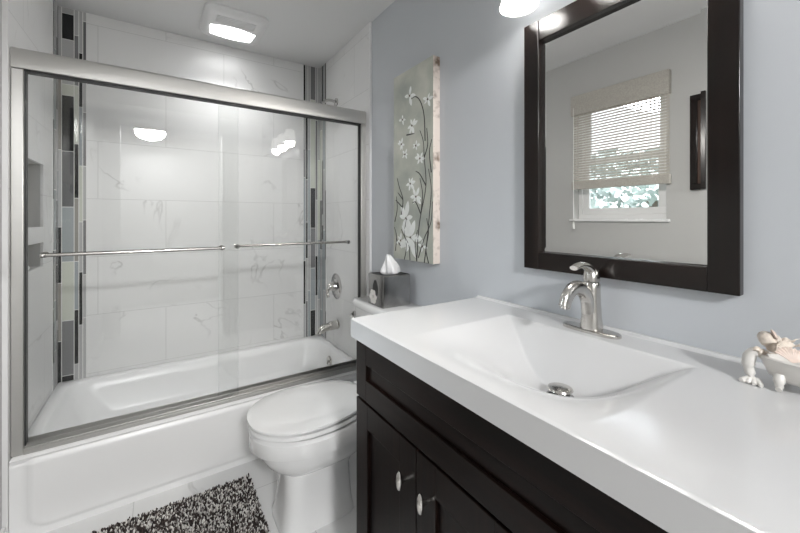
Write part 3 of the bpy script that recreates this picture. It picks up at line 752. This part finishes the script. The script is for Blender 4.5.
# ------------------------------------------------------------ faucet
fy, fxx = 0.540, -0.070
fz = zt+0.0006
fa = thing('sink_faucet', 'brushed nickel single lever faucet behind the sink basin', 'faucet', (fxx, fy, fz))
bm = bmesh.new()
def plate(h, ins):
    out = []
    for k in range(40):
        a = 2*PI*k/40; c_, s_ = math.cos(a), math.sin(a)
        out.append((fxx+(0.027-ins)*math.copysign(abs(c_)**0.8, c_), fy+(0.078-ins)*math.copysign(abs(s_)**0.62, s_), fz+h))
    return out
loft(bm, [plate(0, 0), plate(0.006, 0.0), plate(0.009, 0.003), plate(0.010, 0.008)])
obj('base_plate', bm, M['nickel'], fa, smooth=True, angle=40)
# body: leaning tapered column that turns into the arched spout
bm = bmesh.new()
lathe(bm, [(0.029, 0.009), (0.0285, 0.016), (0.0255, 0.04), (0.0235, 0.08), (0.0225, 0.115), (0.0225, 0.130), (0.019, 0.136)], (fxx+0.004, fy, fz), 'z', 32)
obj('faucet_body', bm, M['nickel'], fa, smooth=True)
bm = bmesh.new()
sp = spline([(fxx-0.010, fy, fz+0.055), (fxx-0.020, fy, fz+0.095), (fxx-0.050, fy, fz+0.122), (fxx-0.085, fy, fz+0.125), (fxx-0.112, fy, fz+0.107), (fxx-0.124, fy, fz+0.083)], 6)
n_ = len(sp); tube(bm, sp, [(0.021-0.004*i/n_, 0.017-0.004*i/n_) for i in range(n_)], 20)
tube(bm, [sp[-1]+Vector((0.001, 0, 0.003)), sp[-1]+Vector((-0.002, 0, -0.005))], 0.0105, 16)
obj('spout', bm, M['nickel'], fa, smooth=True)
bm = bmesh.new()
lathe(bm, [(0.0215, 0.1385), (0.0215, 0.146), (0.019, 0.165), (0.012, 0.172), (0.0, 0.174)], (fxx+0.004, fy, fz), 'z', 28)
hd = spline([(fxx+0.006, fy, fz+0.154), (fxx-0.008, fy, fz+0.172), (fxx-0.034, fy, fz+0.183), (fxx-0.060, fy, fz+0.184), (fxx-0.082, fy, fz+0.179)], 6); n_ = len(hd)
tube(bm, hd, [(0.015-0.004*i/n_, 0.012-0.006*i/n_) for i in range(n_)], 16)
obj('lever_handle', bm, M['nickel'], fa, smooth=True)

# ------------------------------------------------------------ mirror
mi = thing('framed_mirror', 'rectangular mirror in a wide dark wood frame above the sink', 'mirror', (0, 0.52, 1.055))
my0, my1, mz0, mz1, fw = 0.243, 0.792, 1.054, 1.868, 0.056
xf = -0.026
for z0_, z1_ in ((mz0, mz0+fw), (mz1-fw-0.012, mz1)): obj('frame_rail', BX(xf, -0.0006, my0+fw, my1-fw, z0_, z1_), M['mirror_wood_h'], mi, bevel=0.002)
for y0_, y1_ in ((my0, my0+fw), (my1-fw, my1)): obj('frame_stile', BX(xf-0.0008, -0.0006, y0_, y1_, mz0, mz1), M['mirror_wood_v'], mi, bevel=0.002)
gy0, gy1, gz0, gz1, bv = my0+fw+0.0005, my1-fw-0.0005, mz0+fw+0.0005, mz1-fw-0.0125, 0.016
bm = bmesh.new()
o1 = [(-0.0085, y, z) for y, z in ((gy0, gz0), (gy1, gz0), (gy1, gz1), (gy0, gz1))]
o2 = [(-0.0095, y, z) for y, z in ((gy0+bv, gz0+bv), (gy1-bv, gz0+bv), (gy1-bv, gz1-bv), (gy0+bv, gz1-bv))]
o0 = [(-0.004, y, z) for _, y, z in o1]
loft(bm, [o0, o1, o2])
obj('mirror_glass', bm, M['mirror'], mi)

# ------------------------------------------------------------ vanity light bar
vl = thing('vanity_light', 'three light vanity fixture with white glass shades above the mirror', 'wall light', (0, 0.535, 2.0))
bm = bmesh.new(); loft(bm, [[(x, y, z) for x, y, z in [(-h_, p_[0], p_[1]) for p_ in [(q[0], q[1]) for q in rrect(0.28, 0.79, 2.005, 2.095, 0.02, 0)]]] for h_ in (0.0006, 0.02, 0.024)])
obj('back_plate', bm, M['nickel'], vl, bevel=0.002)
for ly in (0.755, 0.535, 0.315):
    bm = bmesh.new(); tube(bm, spline([(-0.022, ly, 2.05), (-0.06, ly, 2.062), (-0.092, ly, 2.05), (-0.10, ly, 2.02), (-0.10, ly, 2.01)], 5), 0.008, 10)
    lathe(bm, [(0.012, 0.02), (0.026, 0.012), (0.028, -0.014)], (-0.10, ly, 2.007), 'z', 20)
    obj('lamp_arm', bm, M['nickel'], vl, smooth=True)
    bm = bmesh.new()   # bell shade, open below, with wall thickness
    lathe(bm, [(0.024, 1.990), (0.038, 1.975), (0.044, 1.95), (0.050, 1.91), (0.058, 1.882), (0.0605, 1.876), (0.058, 1.874), (0.054, 1.883), (0.046, 1.912), (0.040, 1.95), (0.034, 1.972), (0.020, 1.984)], (-0.10, ly, 0.022), 'z', 36, cap=False)
    sh_ = obj('glass_shade', bm, M['shade_glass'], vl, smooth=True, angle=80)
    bm = bmesh.new(); lathe(bm, [(0.0, 1.895), (0.014, 1.899), (0.024, 1.915), (0.024, 1.93), (0.014, 1.955), (0.012, 1.98)], (-0.10, ly, 0.022), 'z', 20)
    obj('bulb', bm, emis('bulb glass', (1, 0.97, 0.92, 1), 3), sh_, smooth=True)
    ld = bpy.data.lights.new('vanity_lamp', 'SPOT'); ld.energy = SHADE_W; ld.spot_size = math.radians(150); ld.spot_blend = 1.0; ld.shadow_soft_size = 0.04; ld.color = (1, 0.97, 0.93)
    lo_ = bpy.data.objects.new('vanity_lamp', ld); C.objects.link(lo_); lo_.parent = vl
    lo_.location = (-0.10, ly-0.535, 1.888-2.0); lo_.rotation_euler = Vector((-1, 0.45, -0.35)).to_track_quat('-Z', 'Y').to_euler()

# ------------------------------------------------------------ woven roman shade on the window (seen in the mirror)
ws = thing('woven_window_shade', 'pale woven wood roman shade half lowered over the window', 'window shade', (W, 1.245, 2.13))
sy0, sy1 = 0.918, 1.540
obj('valance', BX(W+0.001, W+0.040, sy0, sy1, 1.975, 2.118), M['woven_solid'], ws, bevel=0.002)
bm = bmesh.new(); z = 1.485; k = 0
while z < 1.972:
    for q in range(1): box(bm, W+0.012, W+0.0145, sy0+0.006, sy1-0.006, z, z+0.0125)
    z += 0.0185; k += 1
for q in range(9):
    yy = sy0+0.03+q*(sy1-sy0-0.06)/8
    tube(bm, [(W+0.0155, yy, 1.48), (W+0.0155, yy, 1.975)], 0.0014, 5)
obj('woven_slats', bm, M['woven'], ws)
obj('bottom_fold', BX(W+0.004, W+0.030, sy0, sy1, 1.432, 1.488), M['woven_solid'], ws, bevel=0.003)
bm = bmesh.new(); tube(bm, [(W+0.045, 1.515, 2.03), (W+0.046, 1.515, 1.6), (W+0.045, 1.514, 1.19)], 0.0018, 6)
tube(bm, [(W+0.045, 1.514, 1.195), (W+0.045, 1.514, 1.18), (W+0.045, 1.514, 1.145)], [0.003, 0.007, 0.010], 10)
obj('pull_cord', bm, M['cord'], ws, smooth=True)
# narrow dark wood frame on the left wall (seen in the mirror)
pf = thing('wood_wall_plaque', 'dark brown wood framed panel on the wall beside the window', 'wall art', (W, 0.70, 1.38))
bm = bmesh.new(); py0, py1, pz0, pz1 = 0.55, 0.822, 1.385, 1.93
for a in ((py0, py1, pz0, pz0+0.035), (py0, py1, pz1-0.035, pz1), (py0, py0+0.035, pz0+0.035, pz1-0.035), (py1-0.035, py1, pz0+0.035, pz1-0.035)):
    box(bm, W+0.0006, W+0.022, *a)
obj('frame', bm, M['mirror_wood_v'], pf, bevel=0.003)
obj('inner_panel', BX(W+0.0008, W+0.014, py0+0.036, py1-0.036, pz0+0.036, pz1-0.036), M['brown_wood'], pf)

# ------------------------------------------------------------ soap dish and shells
so = thing('soap_dish', 'off white ceramic clawfoot tub soap dish heaped with shells on the sink top', 'soap dish', (-0.105, 0.145, zt))
dz0 = zt+0.016
def dish(z, hx, hy, e=2.6, yc=0.122):
    return [(-0.105+hx*math.copysign(abs(math.cos(a))**(2/e), math.cos(a)), yc+hy*math.copysign(abs(math.sin(a))**(2/e), math.sin(a)), z) for a in [2*PI*k/36 for k in range(36)]]
bm = bmesh.new()
loft(bm, [dish(dz0, 0.022, 0.050), dish(dz0+0.008, 0.031, 0.062), dish(dz0+0.026, 0.036, 0.070), dish(dz0+0.036, 0.038, 0.073), dish(dz0+0.040, 0.041, 0.076), dish(dz0+0.043, 0.039, 0.074), dish(dz0+0.040, 0.034, 0.069), dish(dz0+0.018, 0.028, 0.058)])
obj('dish_bowl', bm, M['ceramic'], so, smooth=True, angle=60)
for sx, yy in ((-1, 0.165), (1, 0.165), (-1, 0.080), (1, 0.080)):
    bm = bmesh.new(); xx = -0.105+sx*0.026
    tube(bm, spline([(xx, yy, dz0+0.014), (xx+sx*0.006, yy, dz0+0.002), (xx+sx*0.003, yy, zt+0.009), (xx+sx*0.009, yy, zt+0.0055)], 4), [0.008]*5+[0.006]*4+[0.0048]*4, 10)
    obj('claw_foot', bm, M['ceramic'], so, smooth=True)
bm = bmesh.new()     # tall scrolled end with a spread foot
tube(bm, spline([(-0.112, 0.188, dz0+0.034), (-0.117, 0.197, dz0+0.042), (-0.120, 0.206, dz0+0.036), (-0.121, 0.209, dz0+0.016), (-0.121, 0.206, dz0+0.000), (-0.123, 0.203, zt+0.006)], 5),
     [(0.009, 0.007)]*5+[(0.012, 0.009)]*6+[(0.0125, 0.010)]*5+[(0.010, 0.008)]*5+[(0.010, 0.005)]*5, 14)
for k in range(4):
    yy = 0.199+0.003*k
    tube(bm, [(-0.126, yy-0.003, zt+0.008), (-0.133-0.002*k, 0.190+0.008*k, zt+0.005), (-0.139, 0.187+0.010*k, zt+0.0035)], [0.006, 0.005, 0.003], 8)
obj('scroll_end', bm, M['ceramic'], so, smooth=True)
def scallop(c, R, rot, mat, label, ribs=11):
    bm = bmesh.new(); rows = []
    for i in range(9):
        tt = i/8; row = []
        for k in range(ribs*4+1):
            a = -1.15+2.3*k/(ribs*4)
            rr_ = R*tt*(1+0.03*math.cos(k*PI/2))
            z = 0.42*R*math.sin(PI*0.5*min(1, tt*1.0))*math.cos(a*0.9)*(1.05-0.6*tt*tt)+0.03*R*math.cos(k*PI/2)*tt
            row.append(bm.verts.new((rr_*math.sin(a), rr_*math.cos(a)-R*0.4, z)))
        rows.append(row)
    for i in range(8):
        for k in range(ribs*4): bm.faces.new((rows[i][k], rows[i][k+1], rows[i+1][k+1], rows[i+1][k]))
    bmesh.ops.remove_doubles(bm, verts=bm.verts, dist=1e-6)
    bmesh.ops.solidify(bm, geom=bm.faces[:], thickness=0.0016)
    bm.transform(Matrix.Translation(c) @ Matrix.Rotation(rot[2], 4, 'Z') @ Matrix.Rotation(rot[1], 4, 'Y') @ Matrix.Rotation(rot[0], 4, 'X'))
    return tag(obj('seashell', bm, mat, smooth=True, angle=60), label, 'seashell', 'seashells heaped in the soap dish')
def whelk(c, L, R, rot, mat, label):
    bm = bmesh.new(); pts, rad = [], []
    for i in range(70):
        tt = i/69; a = tt*2*PI*3.5; r_ = R*0.55*tt**1.3
        pts.append((r_*math.cos(a), r_*math.sin(a), L*(1-tt**0.8)-L*0.4)); rad.append(max(0.0006, R*0.50*tt**1.2*(1+0.10*math.sin(i*1.9))))
    tube(bm, pts, rad, 12)
    bm.transform(Matrix.Translation(c) @ Matrix.Rotation(rot[2], 4, 'Z') @ Matrix.Rotation(rot[1], 4, 'Y') @ Matrix.Rotation(rot[0], 4, 'X'))
    return tag(obj('seashell', bm, mat, smooth=True, angle=80), label, 'seashell', 'seashells heaped in the soap dish')
zs = dz0+0.040
whelk((-0.104, 0.168, zs+0.027), 0.05, 0.024, (1.2, 0.3, 0.4), M['shell'], 'largest cream spiral shell crowning the heap in the soap dish')
scallop((-0.130, 0.150, zs+0.010), 0.026, (0.9, 0.2, -1.1), M['shell_pink'], 'pinkish ribbed scallop shell at the front of the soap dish heap')
scallop((-0.095, 0.135, zs+0.026), 0.024, (0.5, 0.2, 2.2), M['shell'], 'cream ribbed scallop shell beside the crowning spiral shell')
whelk((-0.092, 0.100, zs+0.008), 0.04, 0.017, (1.4, 0.1, 1.9), M['shell_pink'], 'small pink spiral shell at the right end of the soap dish')
whelk((-0.122, 0.187, zs+0.006), 0.026, 0.010, (1.5, 0.4, 0.2), M['shell'], 'tiny cream spiral shell tucked beside the scrolled dish end')
whelk((-0.126, 0.113, zs+0.004), 0.030, 0.011, (1.3, -0.3, 2.6), M['shell_pink'], 'slim pink spiral shell lying along the dish front rim')

scallop((-0.112, 0.176, zs+0.036), 0.020, (1.0, 0.1, 0.3), M['shell_pink'], 'small pink scallop shell lying on top of the spiral shell heap')
scallop((-0.122, 0.160, zs+0.024), 0.018, (1.1, -0.2, -0.6), M['shell'], 'small ivory scallop shell leaning on the front of the heap')
scallop((-0.092, 0.172, zs+0.020), 0.020, (0.9, 0.2, 2.9), M['shell'], 'ivory scallop shell at the back of the heap by the wall')

# ------------------------------------------------------------ bath mat
bt = thing('bath_mat', 'speckled brown and white shag bath mat on the floor beside the tub', 'bath mat', (-1.06, 1.5, 0))
mx0, mx1, m_y0, m_y1 = -1.49, -0.705, 1.25, 1.812
obj('mat_backing', BX(mx0, mx1, m_y0, m_y1, 0.0008, 0.006), plain('dark mat backing', (0.03, 0.022, 0.02, 1), 0.9), bt, bevel=0.002)
mp_, tr, p = new_mat('shag pile')
ge = N(tr, 'ShaderNodeNewGeometry'); r = N(tr, 'ShaderNodeValToRGB'); r.color_ramp.interpolation = 'CONSTANT'; e = r.color_ramp.elements
e[0].position = 0; e[0].color = (0.028, 0.020, 0.018, 1); e[1].position = 0.32; e[1].color = (0.74, 0.72, 0.69, 1)
for ps, c in ((0.60, (0.07, 0.052, 0.046, 1)), (0.76, (0.36, 0.34, 0.32, 1)), (0.88, (0.03, 0.02, 0.02, 1))):
    q = e.new(ps); q.color = c
tr.links.new(ge.outputs['Random Per Island'], r.inputs[0]); tr.links.new(r.outputs[0], p.inputs['Base Color']); p.inputs['Roughness'].default_value = 0.85
verts, faces = [], []; rr = random.Random(9)
y = m_y0+0.004
while y < m_y1-0.003:
    x = mx0+0.004
    while x < mx1-0.003:
        px, py = x+rr.uniform(-.003, .003), y+rr.uniform(-.003, .003)
        h = rr.uniform(0.012, 0.021); lx, ly = rr.uniform(-.006, .006), rr.uniform(-.006, .006); ww = rr.uniform(0.0020, 0.0032)
        b0 = len(verts); a0 = rr.uniform(0, PI)
        for q in range(4):
            a = a0+q*PI/2; verts.append((px+ww*0.8*math.cos(a), py+ww*0.8*math.sin(a), 0.005))
        for q in range(4):
            a = a0+q*PI/2; verts.append((px+lx*0.6+ww*1.3*math.cos(a), py+ly*0.6+ww*1.3*math.sin(a), 0.005+h*0.7))
        verts.append((px+lx, py+ly, 0.005+h))
        for q in range(4):
            s2 = (q+1) % 4
            faces.append((b0+q, b0+s2, b0+4+s2, b0+4+q)); faces.append((b0+4+q, b0+4+s2, b0+8))
        x += 0.0058
    y += 0.0058
me = bpy.data.meshes.new('shag_pile'); L0 = bt.location
me.from_pydata([(a-L0.x, b_-L0.y, c) for a, b_, c in verts], [], faces); me.materials.append(mp_)
sp_ = link('shag_pile', me, bt); sp_['kind'] = 'stuff'

# ------------------------------------------------------------ outside the window
bm = bmesh.new(); rr = random.Random(21)
tr_ = thing('garden_tree', 'leafy tree outside the window seen through the glass under the shade', 'tree', (-5.5, 2.6, -2.5))
bm = bmesh.new(); tube(bm, [(-5.5, 2.6, -2.5), (-5.45, 2.65, -0.5), (-5.5, 2.6, 1.5)], [0.18, 0.14, 0.08], 10)
obj('trunk', bm, M['bark'], tr_, smooth=True)
bm = bmesh.new()
for i in range(5000):
    a, b_ = rr.uniform(0, 2*PI), rr.uniform(-1, 1); q = rr.uniform(0.75, 1.0)
    c = Vector((-5.5+1.3*q*math.cos(a)*math.sqrt(1-b_*b_), 3.2+2.4*q*math.sin(a)*math.sqrt(1-b_*b_), 0.9+1.5*q*b_))
    u_ = Vector((rr.uniform(-1, 1), rr.uniform(-1, 1), rr.uniform(-1, 1))).normalized()*0.09; v_ = u_.orthogonal().normalized()*0.05
    bm.faces.new([bm.verts.new(c+u_), bm.verts.new(c+v_), bm.verts.new(c-u_), bm.verts.new(c-v_)])
obj('foliage', bm, M['leaf_overexposed'], tr_)
struct(obj('ground', BX(-14, W-0.35, -8, 12, -2.6, -2.5), plain('lawn', (0.25, 0.30, 0.2, 1), 0.9)))
